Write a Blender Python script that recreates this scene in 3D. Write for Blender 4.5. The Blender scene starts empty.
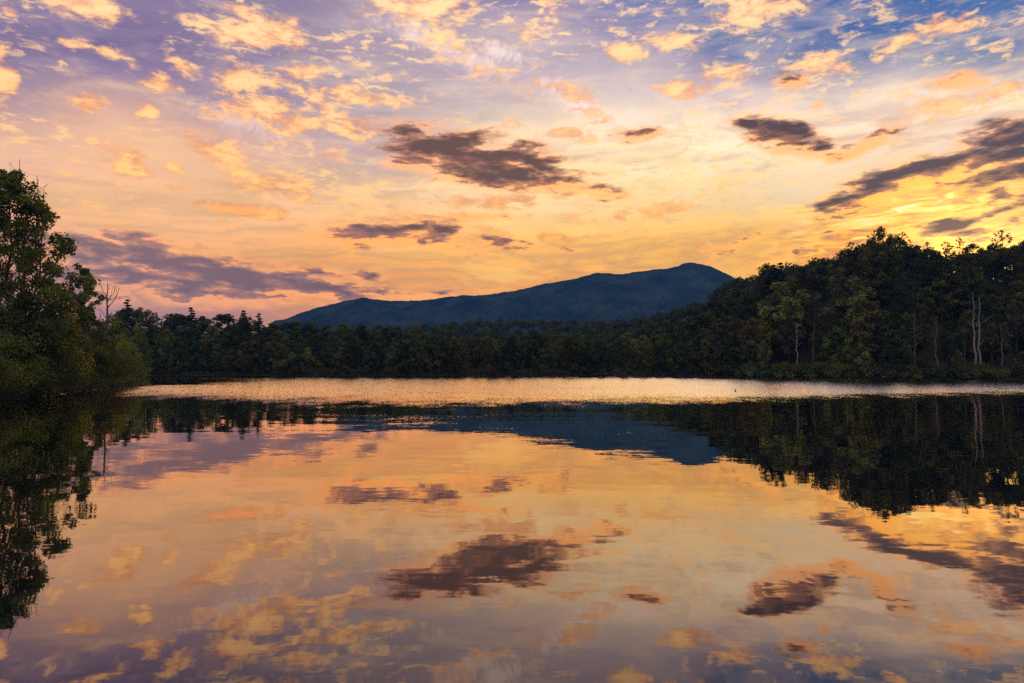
import bpy, math, random
import numpy as np
from mathutils import Vector, noise as mnoise

R = math.radians
S = bpy.context.scene
COL = S.collection
F = 683.0            # focal length of a 24 mm lens, in pixels of a 1024 wide frame
EYE = 5.0            # camera height above the water, metres
HOR = 362.0          # where the horizon lies in that frame
rng = np.random.default_rng(11)
random.seed(11)


def srgb(*c):
    out = []
    for v in c:
        v /= 255.0
        out.append(v / 12.92 if v <= 0.04045 else ((v + 0.055) / 1.055) ** 2.4)
    return tuple(out)


# ------------------------------------------------------------------ camera
cam_d = bpy.data.cameras.new("camera")
cam_d.lens = 24.0
cam_d.sensor_width = 36.0
cam_d.clip_end = 30000
cam = bpy.data.objects.new("camera", cam_d)
COL.objects.link(cam)
PITCH = math.atan((HOR - 341.5) / F)
cam.location = (0, 0, EYE)
cam.rotation_euler = (R(90) + PITCH, 0, 0)
S.camera = cam

S.view_settings.view_transform = 'Standard'
S.view_settings.look = 'None'
S.view_settings.exposure = 0.0
S.view_settings.gamma = 1.0
S.view_settings.use_curve_mapping = False
S.cycles.max_bounces = 6
S.cycles.transparent_max_bounces = 8
S.cycles.volume_bounces = 0
S.cycles.diffuse_bounces = 2
S.cycles.glossy_bounces = 3
S.cycles.sample_clamp_indirect = 4.0
S.cycles.use_denoising = False      # the fine grain of water, leaves and cloud is wanted


def sky_angles(px, py):
    """azimuth and elevation (degrees) of a direction of the sky"""
    a, b = (px - 512) / F, (341.5 - py) / F
    c, s = math.cos(PITCH), math.sin(PITCH)
    x, y, z = a, c - b * s, s + b * c
    l = math.sqrt(x * x + y * y + z * z)
    return math.degrees(math.atan2(x, y)), math.degrees(math.asin(z / l))


# ------------------------------------------------------------------ node helper
class NT:
    def __init__(self, tree):
        self.t = tree
        self.n = tree.nodes
        self.l = tree.links

    def _set(self, sock, v):
        if hasattr(v, "is_output"):
            self.l.new(v, sock)
        elif v is not None:
            if isinstance(v, (tuple, list)) and sock.type == 'RGBA' and len(v) == 3:
                v = (*v, 1)
            sock.default_value = v

    def math(self, op, a, b=None, c=None, clamp=False):
        m = self.n.new("ShaderNodeMath")
        m.operation = op
        m.use_clamp = clamp
        for i, v in enumerate((a, b, c)):
            if v is not None:
                self._set(m.inputs[i], v)
        return m.outputs[0]

    def vmath(self, op, a, b=None, scale=None):
        m = self.n.new("ShaderNodeVectorMath")
        m.operation = op
        self._set(m.inputs[0], a)
        if b is not None:
            self._set(m.inputs[1], b)
        if scale is not None:
            self._set(m.inputs[3], scale)
        return m.outputs[1] if op in ('LENGTH', 'DOT_PRODUCT') else m.outputs[0]

    def noise(self, vec, scale, detail=4, rough=0.5, lac=2.0, dist=0.0, color=False):
        m = self.n.new("ShaderNodeTexNoise")
        self._set(m.inputs["Vector"], vec)
        m.inputs["Scale"].default_value = scale
        m.inputs["Detail"].default_value = detail
        m.inputs["Roughness"].default_value = rough
        m.inputs["Lacunarity"].default_value = lac
        m.inputs["Distortion"].default_value = dist
        return m.outputs["Color"] if color else m.outputs["Fac"]

    def ramp(self, fac, stops, interp='LINEAR'):
        m = self.n.new("ShaderNodeValToRGB")
        cr = m.color_ramp
        cr.interpolation = interp
        while len(cr.elements) > 1:
            cr.elements.remove(cr.elements[-1])
        cr.elements[0].position = stops[0][0]
        cr.elements[0].color = (*stops[0][1], 1)
        for p, c in stops[1:]:
            e = cr.elements.new(p)
            e.color = (*c, 1)
        self._set(m.inputs[0], fac)
        return m.outputs[0]

    def mix(self, fac, a, b, blend='MIX'):
        m = self.n.new("ShaderNodeMix")
        m.data_type = 'RGBA'
        m.blend_type = blend
        m.clamp_factor = True
        self._set(m.inputs[0], fac)
        self._set(m.inputs[6], a)
        self._set(m.inputs[7], b)
        return m.outputs[2]

    def smooth(self, v, a, b, o0=0.0, o1=1.0):
        m = self.n.new("ShaderNodeMapRange")
        m.interpolation_type = 'SMOOTHSTEP'
        self._set(m.inputs[0], v)
        for i, x in zip((1, 2, 3, 4), (a, b, o0, o1)):
            self._set(m.inputs[i], x)
        return m.outputs[0]

    def mapping(self, vec, loc=(0, 0, 0), rot=(0, 0, 0), scale=(1, 1, 1), typ='POINT'):
        m = self.n.new("ShaderNodeMapping")
        m.vector_type = typ
        self._set(m.inputs[0], vec)
        m.inputs[1].default_value = loc
        m.inputs[2].default_value = rot
        m.inputs[3].default_value = scale
        return m.outputs[0]

    def xyz(self, vec):
        m = self.n.new("ShaderNodeSeparateXYZ")
        self._set(m.inputs[0], vec)
        return m.outputs

    def comb(self, x, y, z):
        m = self.n.new("ShaderNodeCombineXYZ")
        for i, v in enumerate((x, y, z)):
            self._set(m.inputs[i], v)
        return m.outputs[0]


# ------------------------------------------------------------------ sky (world)
SUN_AZ, SUN_EL = 33.5, 7.0
world = bpy.data.worlds.new("World")
S.world = world
world.use_nodes = True
world.cycles.sampling_method = 'MANUAL'
world.cycles.sample_map_resolution = 512
w = NT(world.node_tree)
w.n.clear()
tc = w.n.new("ShaderNodeTexCoord").outputs["Generated"]
D = w.vmath('NORMALIZE', tc)
dx, dy, dz = w.xyz(D)
AZ = w.math('MULTIPLY', w.math('ARCTAN2', dx, dy), 180 / math.pi)
EL = w.math('MULTIPLY', w.math('ARCSINE', w.math('MAXIMUM', dz, 0.0)), 180 / math.pi)
D3 = w.vmath('MULTIPLY', D, (1.0, 1.0, 2.3))

# slow warp so that no gradient runs straight
wn = w.noise(D3, 3.0, 3, 0.5, color=True)
wv = w.vmath('SUBTRACT', wn, (0.5, 0.5, 0.5))
wx, wy, wz = w.xyz(wv)
AZw = w.math('MULTIPLY_ADD', wx, 9.0, AZ)
ELw = w.math('MULTIPLY_ADD', wy, 7.0, EL)

# colour of the open sky: one elevation ramp per azimuth
ROWS = (0, 50, 100, 150, 200, 250, 300, 345)
COLS = (0, 128, 256, 384, 512, 640, 768, 896, 1024)
SKY = [
    [(146, 128, 156), (140, 124, 154), (142, 128, 154), (162, 146, 164), (140, 130, 164), (108, 120, 166), (80, 108, 162), (60, 102, 160), (66, 108, 164)],
    [(130, 114, 148), (122, 108, 146), (146, 130, 154), (176, 158, 170), (186, 168, 176), (146, 140, 170), (106, 122, 164), (82, 114, 162), (96, 124, 164)],
    [(158, 136, 154), (150, 131, 158), (158, 139, 160), (172, 156, 166), (190, 174, 184), (206, 188, 188), (232, 210, 198), (255, 230, 204), (255, 228, 200)],
    [(230, 184, 156), (230, 184, 152), (210, 172, 160), (188, 168, 170), (234, 210, 180), (255, 238, 202), (255, 234, 200), (236, 212, 192), (196, 184, 196)],
    [(244, 190, 150), (250, 196, 144), (248, 194, 140), (246, 194, 138), (250, 216, 162), (248, 218, 166), (226, 206, 172), (214, 186, 150), (232, 176, 96)],
    [(232, 172, 136), (238, 176, 126), (252, 178, 106), (255, 186, 96), (252, 192, 98), (244, 192, 92), (236, 184, 84), (255, 196, 60), (255, 210, 84)],
    [(200, 150, 140), (196, 146, 142), (208, 146, 116), (246, 164, 78), (252, 170, 66), (250, 174, 58), (250, 176, 52), (255, 198, 56), (255, 200, 60)],
    [(186, 140, 138), (184, 138, 138), (198, 138, 112), (236, 152, 70), (244, 160, 58), (244, 164, 52), (246, 170, 46), (255, 190, 50), (255, 190, 50)],
]
ELMAX = 90.0
cols = []
DUSK_FILL = [(0.0, srgb(206, 182, 176)), (0.12, srgb(222, 196, 188)), (0.35, srgb(196, 186, 200)), (1.0, srgb(156, 164, 198))]  # sky to the sides, out of view, brightened to fill the trees with light
BACK_FILL = [(0.0, srgb(210, 186, 178)), (0.15, srgb(236, 206, 192)), (0.4, srgb(200, 190, 202)), (1.0, srgb(156, 164, 198))]  # unseen sky behind the camera, raised as fill light for the trees
cols.append((-180.0, BACK_FILL))
cols.append((-100.0, DUSK_FILL))
for j, px in enumerate(COLS):
    st = []
    for i in range(len(ROWS) - 1, -1, -1):
        st.append((sky_angles(px, ROWS[i])[1] / ELMAX, srgb(*SKY[i][j])))
    st.append((0.50, srgb(104, 114, 158)))
    st.append((1.0, srgb(156, 164, 198)))  # zenith, out of view, brightened for the same fill
    cols.append((sky_angles(px, 250)[0], st))
cols.append((100.0, DUSK_FILL))
cols.append((180.0, BACK_FILL))
eln = w.math('DIVIDE', ELw, ELMAX)
base = None
prev = None
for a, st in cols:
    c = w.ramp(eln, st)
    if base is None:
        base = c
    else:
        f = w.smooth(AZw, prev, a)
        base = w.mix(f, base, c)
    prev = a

# the Nishita sky under the painted air colours
nsk = w.n.new("ShaderNodeTexSky")
nsk.sky_type = 'NISHITA'
nsk.sun_disc = False
nsk.sun_elevation = R(SUN_EL)
nsk.sun_rotation = R(SUN_AZ)
nsk.air_density = 1.4
nsk.dust_density = 2.0
NISH = 0.05

# thin cirrus streaks
st_v = w.mapping(D3, rot=(0, 0, R(24)), scale=(2.2, 9.0, 9.0))
cir = w.noise(st_v, 2.6, 6, 0.58, dist=0.6)
cir = w.smooth(cir, 0.42, 0.72)
vis = w.smooth(EL, 4.0, 14.0)
cirf = w.math('MULTIPLY', w.math('MULTIPLY', cir, vis), w.smooth(AZ, -26.0, -4.0, 0.12, 0.34))
base = w.mix(cirf, base, w.ramp(eln, [(0.0, srgb(240, 180, 110)), (0.13, srgb(246, 205, 150)), (0.22, srgb(240, 212, 182)), (0.34, srgb(226, 206, 204)), (1.0, srgb(150, 150, 180))]))

# soft mottled veil
ve_v = w.mapping(D3, rot=(0, 0, R(-20)), scale=(1.0, 1.0, 1.5))
ve = w.noise(ve_v, 9.0, 9, 0.62, dist=0.5)
base = w.mix(w.math('MULTIPLY', w.smooth(ve, 0.50, 0.70), 0.42), base, w.ramp(eln, [(0.0, srgb(244, 172, 92)), (0.13, srgb(250, 196, 118)), (0.22, srgb(246, 208, 168)), (0.34, srgb(222, 190, 186)), (1.0, srgb(150, 150, 180))]))
base = w.mix(w.math('MULTIPLY', w.smooth(ve, 0.48, 0.30), 0.34), base, w.ramp(eln, [(0.0, srgb(180, 128, 104)), (0.13, srgb(196, 150, 126)), (0.22, srgb(170, 148, 156)), (0.34, srgb(118, 112, 156)), (1.0, srgb(84, 100, 150))]))

# long level streaks of thin cloud, gently tilted
sv = w.comb(w.math('MULTIPLY_ADD', wx, 5.0, w.math('MULTIPLY', AZ, 0.075)), w.math('ADD', w.math('MULTIPLY_ADD', wy, 1.2, w.math('MULTIPLY', EL, 0.42)), w.math('MULTIPLY', AZ, -0.018)), 2.7)
s1 = w.noise(sv, 1.0, 10, 0.70, dist=0.08)
s2 = w.noise(w.vmath('ADD', sv, (7.3, 3.1, 4.4)), 0.8, 10, 0.70, dist=0.08)
ELs = w.math('ADD', EL, w.smooth(AZ, -6.0, -30.0, 0.0, 7.0))
low = w.math('MULTIPLY', w.smooth(EL, 2.0, 6.0), w.smooth(ELs, 24.0, 15.0))
cream_l = w.ramp(eln, [(0.0, srgb(246, 172, 104)), (0.10, srgb(252, 188, 122)), (0.16, srgb(252, 200, 158)), (0.24, srgb(240, 204, 182)), (1.0, srgb(200, 180, 190))])
cream_r = w.ramp(eln, [(0.0, srgb(255, 186, 76)), (0.10, srgb(255, 202, 106)), (0.16, srgb(255, 222, 160)), (0.24, srgb(255, 230, 202)), (1.0, srgb(200, 180, 190))])
cream = w.mix(w.smooth(AZ, -22.0, 2.0), cream_l, cream_r)
slate = w.ramp(eln, [(0.0, srgb(206, 140, 84)), (0.10, srgb(212, 164, 104)), (0.16, srgb(206, 178, 148)), (0.24, srgb(178, 166, 180)), (1.0, srgb(120, 120, 160))])
base = w.mix(w.math('MULTIPLY', w.math('MULTIPLY', w.smooth(s2, 0.47, 0.62), low), 0.80), base, slate)
base = w.mix(w.math('MULTIPLY', w.math('MULTIPLY', w.smooth(s1, 0.47, 0.64), low), 0.92), base, cream)

# ribbed feathers of ice cloud high up
AE = w.comb(AZ, EL, 0.0)
feather = None
for cx, cy, rx, ry, rot, k in ((455, 50, 70, 13, 24, 1.0), (500, 52, 40, 9, 12, 0.9), (582, 105, 56, 13, 27, 1.1), (420, 38, 50, 8, 14, 0.8), (640, 120, 40, 12, 10, 0.6), (240, 120, 60, 12, 10, 0.5)):
    a0, e0 = sky_angles(cx, cy)
    m_ = w.mapping(AE, (a0, e0, 0), (0, 0, R(-rot)), (rx * 0.115, ry * 0.125, 1), 'TEXTURE')
    g_ = w.n.new("ShaderNodeTexGradient")
    g_.gradient_type = 'SPHERICAL'
    w.l.new(m_, g_.inputs[0])
    rib = w.noise(w.mapping(m_, rot=(0, 0, R(28)), scale=(rx * 0.10, 0.8, 1)), 1.0, 8, 0.7, dist=0.9)
    f_ = w.math('MULTIPLY', w.smooth(w.math('MULTIPLY_ADD', w.math('SUBTRACT', rib, 0.5), 1.7, g_.outputs["Fac"]), 0.2, 0.95), k)
    f_ = w.math('MULTIPLY', f_, w.smooth(g_.outputs["Fac"], 0.0, 0.3))
    feather = f_ if feather is None else w.math('MAXIMUM', feather, f_)
base = w.mix(w.math('MULTIPLY', feather, 0.85), base, srgb(246, 222, 214))

# cloud blobs -------------------------------------------------------------
fb = w.noise(D3, 26.0, 10, 0.66, dist=0.2)
fb_s = w.noise(w.vmath('ADD', D3, (0.008, 0.0, -0.022)), 24.0, 4, 0.60, dist=0.15)
big = w.noise(D3, 7.0, 2, 0.5, color=True)
bx_, by_, bz_ = w.xyz(w.vmath('SUBTRACT', big, (0.5, 0.5, 0.5)))
P = w.comb(w.math('MULTIPLY_ADD', bx_, 3.0, AZ), w.math('MULTIPLY_ADD', by_, 1.8, EL), 0.0)


def blobs(lst, P):
    out = None
    for (cx, cy, rx, ry, rot, k) in lst:
        a0, e0 = sky_angles(cx, cy)
        a1, _ = sky_angles(cx + rx, cy)
        _, e1 = sky_angles(cx, cy - ry)
        m = w.mapping(P, (a0, e0, 0), (0, 0, R(-rot)), (abs(a1 - a0) * 1.75, abs(e1 - e0) * 1.9, 1), 'TEXTURE')
        g = w.n.new("ShaderNodeTexGradient")
        g.gradient_type = 'SPHERICAL'
        w.l.new(m, g.inputs[0])
        o = g.outputs["Fac"]
        if k != 1:
            o = w.math('MULTIPLY', o, k)
        out = o if out is None else w.math('MAXIMUM', out, o)
    return out


PUFFS = [
    (85, 5, 38, 12, 0, 1.1), (95, 47, 30, 7, 0, 1), (152, 80, 22, 10, 10, 1), (89, 102, 15, 8, 0, .95), (180, 70, 18, 9, 15, .8),
    (250, 30, 48, 18, 0, 1), (247, 76, 34, 11, 0, 1.1), (266, 113, 42, 13, 5, 1.1), (200, 112, 25, 8, 10, .7), (143, 113, 9, 7, 0, .9),
    (220, 150, 27, 13, 5, 1), (303, 74, 24, 9, 0, .75), (345, 122, 32, 10, 8, .95), (345, 97, 40, 6, 0, .75), (312, 97, 20, 9, 10, .8),
    (420, 6, 46, 14, 0, 1.1), (403, 103, 26, 5, 0, .7), (272, 183, 42, 11, 12, .95), (171, 165, 12, 5, 0, .8), (130, 163, 27, 14, 20, .85),
    (160, 185, 22, 8, 0, .6), (245, 211, 40, 7, 5, 1), (4, 78, 13, 20, 0, 1.1), (4, 107, 9, 6, 0, .8), (5, 10, 10, 8, 0, .7),
    (627, 54, 19, 9, 0, 1), (676, 39, 30, 9, 8, 1), (685, 87, 27, 8, 0, 1), (728, 72, 21, 9, 8, .95), (758, 10, 48, 14, 5, 1.15),
    (951, 22, 30, 10, 0, .95), (898, 41, 20, 7, -10, .95), (822, 70, 30, 10, 8, .95), (545, 5, 24, 8, 0, .7), (535, 30, 30, 10, 0, .5),
    (470, 60, 60, 14, 22, .6), (575, 98, 46, 12, 28, .75), (870, 60, 12, 5, 0, .6), (462, 130, 30, 8, 0, .5), (560, 130, 60, 10, 0, .6),
    (500, 205, 70, 7, 0, .7), (350, 150, 60, 9, 0, .45), (560, 235, 70, 6, -4, .6), (640, 210, 70, 7, -4, .6), (700, 250, 40, 6, -8, .55),
    (930, 112, 80, 14, -8, .6), (1000, 86, 50, 14, -8, .55), (990, 215, 60, 8, -14, .9), (900, 240, 60, 8, -14, .9),
    (830, 262, 50, 6, -20, .9), (950, 225, 50, 8, -12, .95), (290, 265, 60, 5, 0, .6), (170, 243, 60, 6, 5, .6), (480, 240, 50, 9, 6, .9), (420, 222, 60, 6, -4, .7),
]
DARKS = [
    (480, 158, 78, 22, 10, 1.15), (430, 158, 36, 14, 0, 1), (545, 187, 62, 8, 4, 1.05), (400, 236, 62, 9, -6, .9), (350, 236, 26, 8, 0, 1), (455, 246, 40, 7, 5, .7),
    (190, 270, 120, 15, 3, 1.15), (275, 286, 100, 11, 4, 1.05), (125, 250, 56, 13, 0, 1.05), (110, 278, 70, 14, 0, .9), (330, 276, 50, 5, 2, .8), (215, 296, 80, 8, 0, 1.05), (330, 297, 60, 7, 0, .9),
    (420, 296, 60, 4, 0, .7), (90, 290, 60, 14, 0, .7), (592, 270, 20, 4, 0, .95), (246, 211, 36, 4, 3, .7),
    (785, 138, 42, 13, 22, 1.25), (745, 123, 17, 5, 5, .9), (862, 146, 30, 8, -22, .95), (840, 155, 22, 6, 0, .9), (640, 133, 24, 9, 0, .8),
    (950, 84, 28, 9, 5, .95), (790, 81, 14, 8, 15, .8), (816, 108, 10, 6, 0, .6), (905, 95, 14, 5, 0, .6),
    (1002, 138, 38, 13, -6, 1.35), (905, 182, 72, 13, -11, 1.4), (962, 166, 48, 12, -8, 1.3), (1014, 163, 36, 14, -8, 1.45), (1008, 193, 30, 9, -10, 1.15), (870, 203, 56, 5, -12, .95), (1040, 180, 30, 20, 0, 1.2),
    (930, 227, 40, 7, -8, 1.2), (968, 236, 30, 7, -8, 1.1), (985, 213, 34, 5, -10, 1.0), (520, 246, 50, 5, 4, .75), (470, 222, 44, 5, -4, .7), (820, 235, 60, 5, -18, .6), (1010, 225, 26, 8, -8, .9), (760, 230, 50, 7, -25, .5), (790, 255, 30, 4, -25, .6),
]
fA = blobs(PUFFS, P)
fB = blobs(DARKS, P)
fB2 = blobs(DARKS, w.vmath('ADD', P, (0.5, -0.9, 0.0)))
# broken golden scraps around the hidden sun
sc_v = w.mapping(D3, rot=(0, R(14), R(-33)), scale=(10.0, 10.0, 24.0))
scr = w.noise(sc_v, 2.2, 5, 0.6, dist=0.8)
near_sun = w.mapping(w.comb(AZ, EL, 0.0), (*sky_angles(950, 228), 0), (0, 0, R(8)), (15, 5.2, 1), 'TEXTURE')
gs = w.n.new("ShaderNodeTexGradient")
gs.gradient_type = 'SPHERICAL'
w.l.new(near_sun, gs.inputs[0])
ns = w.smooth(gs.outputs["Fac"], 0.0, 0.55)
gold = w.ramp(scr, [(0.36, srgb(140, 100, 84)), (0.44, srgb(226, 140, 44)), (0.52, srgb(255, 190, 56)), (0.60, srgb(255, 226, 120)), (0.70, (1.15, 0.98, 0.62))])
base = w.mix(w.math('MULTIPLY', ns, 0.8), base, gold)

nA = w.math('MULTIPLY_ADD', w.math('SUBTRACT', fb, 0.5), 3.0, fA)
dA = w.smooth(nA, 0.20, 0.72)
dA = w.math('MULTIPLY', dA, w.smooth(fA, 0.02, 0.30))
shA = w.math('MULTIPLY_ADD', w.math('SUBTRACT', fb, fb_s), 1.5, 0.5, clamp=True)
litA = w.ramp(eln, [(0.0, srgb(252, 178, 84)), (0.10, srgb(253, 190, 96)), (0.17, tuple(1.1 * c for c in srgb(254, 202, 136))), (0.30, tuple(1.12 * c for c in srgb(254, 212, 158))), (1.0, srgb(200, 180, 180))])
shdA = w.ramp(eln, [(0.0, srgb(206, 130, 74)), (0.12, srgb(220, 142, 84)), (0.2, srgb(222, 154, 112)), (0.30, srgb(216, 160, 134)), (1.0, srgb(140, 138, 168))])
colA = w.mix(w.math('MULTIPLY_ADD', w.smooth(nA, 0.3, 1.2), 0.5, w.math('MULTIPLY', w.smooth(shA, 0.25, 0.75), 0.6)), shdA, litA)
base = w.mix(w.math('MULTIPLY', dA, 0.93), base, colA)

DB3 = w.vmath('MULTIPLY', D, (1.0, 1.0, 3.6))
tilt = w.mapping(DB3, rot=(0, R(8), 0))
fbB = w.noise(tilt, 17.0, 9, 0.60, dist=0.2)
# sheets of small broken flecks between the larger puffs
fl_v = w.mapping(w.vmath('ADD', D3, (9.1, 5.3, 2.2)), rot=(0, 0, R(-14)), scale=(1.0, 1.0, 1.25))
fl = w.noise(fl_v, 40.0, 6, 0.62, dist=0.3)
fl_m = w.smooth(w.noise(w.vmath('ADD', D3, (3.3, 8.8, 1.5)), 5.5, 3, 0.55), 0.44, 0.58)
flk = w.math('MULTIPLY', w.math('MULTIPLY', w.smooth(fl, 0.50, 0.66), fl_m), w.smooth(EL, 5.0, 12.0))
base = w.mix(w.math('MULTIPLY', flk, 0.72), base, litA)
fld = w.math('MULTIPLY', w.math('MULTIPLY', w.smooth(fl, 0.46, 0.32), fl_m), w.smooth(EL, 4.0, 9.0))
base = w.mix(w.math('MULTIPLY', fld, 0.30), base, slate)
mot = w.noise(w.vmath('ADD', tilt, (4.1, 2.2, 0.7)), 22.0, 9, 0.64, dist=0.2)
nB = w.math('MULTIPLY_ADD', w.math('SUBTRACT', fbB, 0.5), 2.3, fB)
dB = w.smooth(nB, -0.02, 0.70)
dB = w.math('MULTIPLY', dB, w.smooth(fB, 0.0, 0.34))
# thick middle dark, thin stuff and the undersides towards the sun lit
under = w.math('MULTIPLY_ADD', w.math('SUBTRACT', fB, fB2), 2.6, w.math('MULTIPLY', w.math('SUBTRACT', mot, 0.5), 2.0))
core = w.math('ADD', w.math('MULTIPLY', w.smooth(nB, 0.16, 1.0), 1.0), w.math('MULTIPLY_ADD', w.math('SUBTRACT', mot, 0.5), -1.6, w.math('MULTIPLY', w.math('SUBTRACT', fb, fb_s), 0.8)))
core = w.math('SUBTRACT', w.math('ADD', core, 0.08), w.math('MULTIPLY', w.math('MAXIMUM', under, 0.0), 0.42), clamp=True)
azr = w.math('DIVIDE', w.math('ADD', AZ, 90.0), 180.0)
rim = w.ramp(azr, [(0.28, srgb(238, 168, 128)), (0.42, srgb(254, 172, 88)), (0.55, srgb(255, 182, 92)), (0.68, srgb(255, 186, 78)), (0.8, srgb(220, 170, 150))])
rim = w.mix(w.math('MULTIPLY', w.smooth(EL, 12.0, 17.0), 0.8), rim, srgb(238, 176, 128))
mid = w.ramp(azr, [(0.28, srgb(188, 140, 126)), (0.42, srgb(182, 126, 100)), (0.55, srgb(178, 120, 86)), (0.65, srgb(160, 108, 86)), (0.72, srgb(150, 104, 96)), (0.9, srgb(150, 130, 140))])
drk = w.ramp(azr, [(0.28, srgb(146, 114, 112)), (0.40, srgb(130, 100, 100)), (0.46, srgb(108, 78, 66)), (0.56, srgb(94, 68, 60)), (0.65, srgb(66, 52, 68)), (0.72, srgb(50, 44, 70)), (0.9, srgb(120, 110, 130))])
rim = w.vmath('SCALE', rim, scale=1.14)
colB = w.mix(w.smooth(core, 0.06, 0.46), rim, mid)
colB = w.mix(w.smooth(core, 0.28, 1.0), colB, drk)
sky = w.mix(w.math('MULTIPLY', dB, 0.97), base, colB)

gm = w.n.new("ShaderNodeGamma")
w.l.new(sky, gm.inputs[0])
gm.inputs[1].default_value = 1.14
sky = w.vmath('SCALE', gm.outputs[0], scale=1.13)
# glow of the air round the sun
sdot = w.vmath('DOT_PRODUCT', D, (math.sin(R(SUN_AZ)) * math.cos(R(SUN_EL)), math.cos(R(SUN_AZ)) * math.cos(R(SUN_EL)), math.sin(R(SUN_EL))))
sdp = w.math('MAXIMUM', sdot, 0.0)
au = w.math('MULTIPLY_ADD', w.math('POWER', sdp, 500.0), 1.1, w.math('MULTIPLY', w.math('POWER', sdp, 80.0), 0.18))
au = w.math('MULTIPLY', au, w.math('MULTIPLY_ADD', w.math('MULTIPLY', dB, core), -0.85, 1.0))
sky = w.vmath('ADD', sky, w.vmath('SCALE', (1.0, 0.54, 0.10), scale=au))

# the clear Nishita sky shows faintly through the veil of high cloud
bg1 = w.n.new("ShaderNodeBackground")
w.l.new(sky, bg1.inputs[0])
bg1.inputs[1].default_value = 1.20
bg2 = w.n.new("ShaderNodeBackground")
w.l.new(nsk.outputs[0], bg2.inputs[0])
bg2.inputs[1].default_value = NISH
add = w.n.new("ShaderNodeMixShader")
add.inputs[0].default_value = 0.95
w.l.new(bg2.outputs[0], add.inputs[1])
w.l.new(bg1.outputs[0], add.inputs[2])
wo = w.n.new("ShaderNodeOutputWorld")
w.l.new(add.outputs[0], wo.inputs[0])

sun_d = bpy.data.lights.new("sun", 'SUN')
sun_d.energy = 2.0
sun_d.angle = R(0.5)
sun_d.color = (1.0, 0.62, 0.30)
sun = bpy.data.objects.new("sun", sun_d)
COL.objects.link(sun)
sdir = Vector((math.sin(R(SUN_AZ)) * math.cos(R(SUN_EL)), math.cos(R(SUN_AZ)) * math.cos(R(SUN_EL)), math.sin(R(SUN_EL))))
sun.rotation_euler = (-sdir).to_track_quat('-Z', 'Y').to_euler()
sun.location = (120, 180, 90)


# ------------------------------------------------------------------ materials
def new_mat(name):
    m = bpy.data.materials.new(name)
    m.use_nodes = True
    n = NT(m.node_tree)
    n.n.clear()
    out = n.n.new("ShaderNodeOutputMaterial")
    return m, n, out


def principled(n, col, rough=0.8, spec=0.2):
    b = n.n.new("ShaderNodeBsdfPrincipled")
    n._set(b.inputs["Base Color"], col)
    n._set(b.inputs["Roughness"], rough)
    b.inputs["Specular IOR Level"].default_value = spec
    return b


def leaf_material():
    m, n, out = new_mat("leaves")
    oi = n.n.new("ShaderNodeObjectInfo")
    at = n.n.new("ShaderNodeAttribute")
    at.attribute_name = "tint"
    tint = at.outputs["Fac"]
    val = n.math('MULTIPLY_ADD', tint, 0.9, 0.55)
    val = n.math('MULTIPLY', val, n.math('MULTIPLY_ADD', oi.outputs["Random"], 0.5, 0.75))
    c = n.vmath('SCALE', oi.outputs["Color"], scale=val)
    # some clumps turn yellower
    warm = n.vmath('MULTIPLY', c, (1.16, 1.04, 0.8))
    c2 = n.mix(n.smooth(tint, 0.62, 1.0), c, warm)
    d = n.n.new("ShaderNodeBsdfDiffuse")
    n._set(d.inputs[0], c2)
    t = n.n.new("ShaderNodeBsdfTranslucent")
    n._set(t.inputs[0], n.vmath('MULTIPLY', c2, (1.25, 1.15, 0.6)))
    g = n.n.new("ShaderNodeMixShader")
    g.inputs[0].default_value = 0.3
    n.l.new(d.outputs[0], g.inputs[1])
    n.l.new(t.outputs[0], g.inputs[2])
    n.l.new(g.outputs[0], out.inputs[0])
    return m


def bark_material(name, a, b, scale=6.0):
    m, n, out = new_mat(name)
    tcn = n.n.new("ShaderNodeTexCoord").outputs["Object"]
    v = n.mapping(tcn, scale=(3.0, 3.0, 0.6))
    f = n.noise(v, scale, 5, 0.6)
    p = principled(n, n.ramp(f, [(0.35, a), (0.65, b)]), 0.9, 0.1)
    bp = n.n.new("ShaderNodeBump")
    bp.inputs["Strength"].default_value = 0.6
    n.l.new(f, bp.inputs["Height"])
    n.l.new(bp.outputs[0], p.inputs["Normal"])
    n.l.new(p.outputs[0], out.inputs[0])
    return m


M_LEAF = leaf_material()
M_BARK = bark_material("bark", (0.035, 0.028, 0.022), (0.10, 0.085, 0.07))
M_DEAD = bark_material("weathered_wood", (0.09, 0.082, 0.075), (0.27, 0.25, 0.23), 5.0)
M_MIDDEAD = bark_material("grey_dead_wood", (0.06, 0.056, 0.05), (0.16, 0.15, 0.135), 5.0)
M_DARKDEAD = bark_material("dark_dead_wood", (0.045, 0.035, 0.03), (0.13, 0.11, 0.095), 5.0)

m, n, out = new_mat("forest_floor")
gp = n.n.new("ShaderNodeNewGeometry").outputs["Position"]
f1 = n.noise(gp, 0.35, 6, 0.6)
p = principled(n, n.ramp(f1, [(0.3, (0.018, 0.016, 0.011)), (0.5, (0.032, 0.034, 0.014)), (0.7, (0.05, 0.042, 0.022))]), 0.95, 0.05)
n.l.new(p.outputs[0], out.inputs[0])
M_GROUND = m

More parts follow.
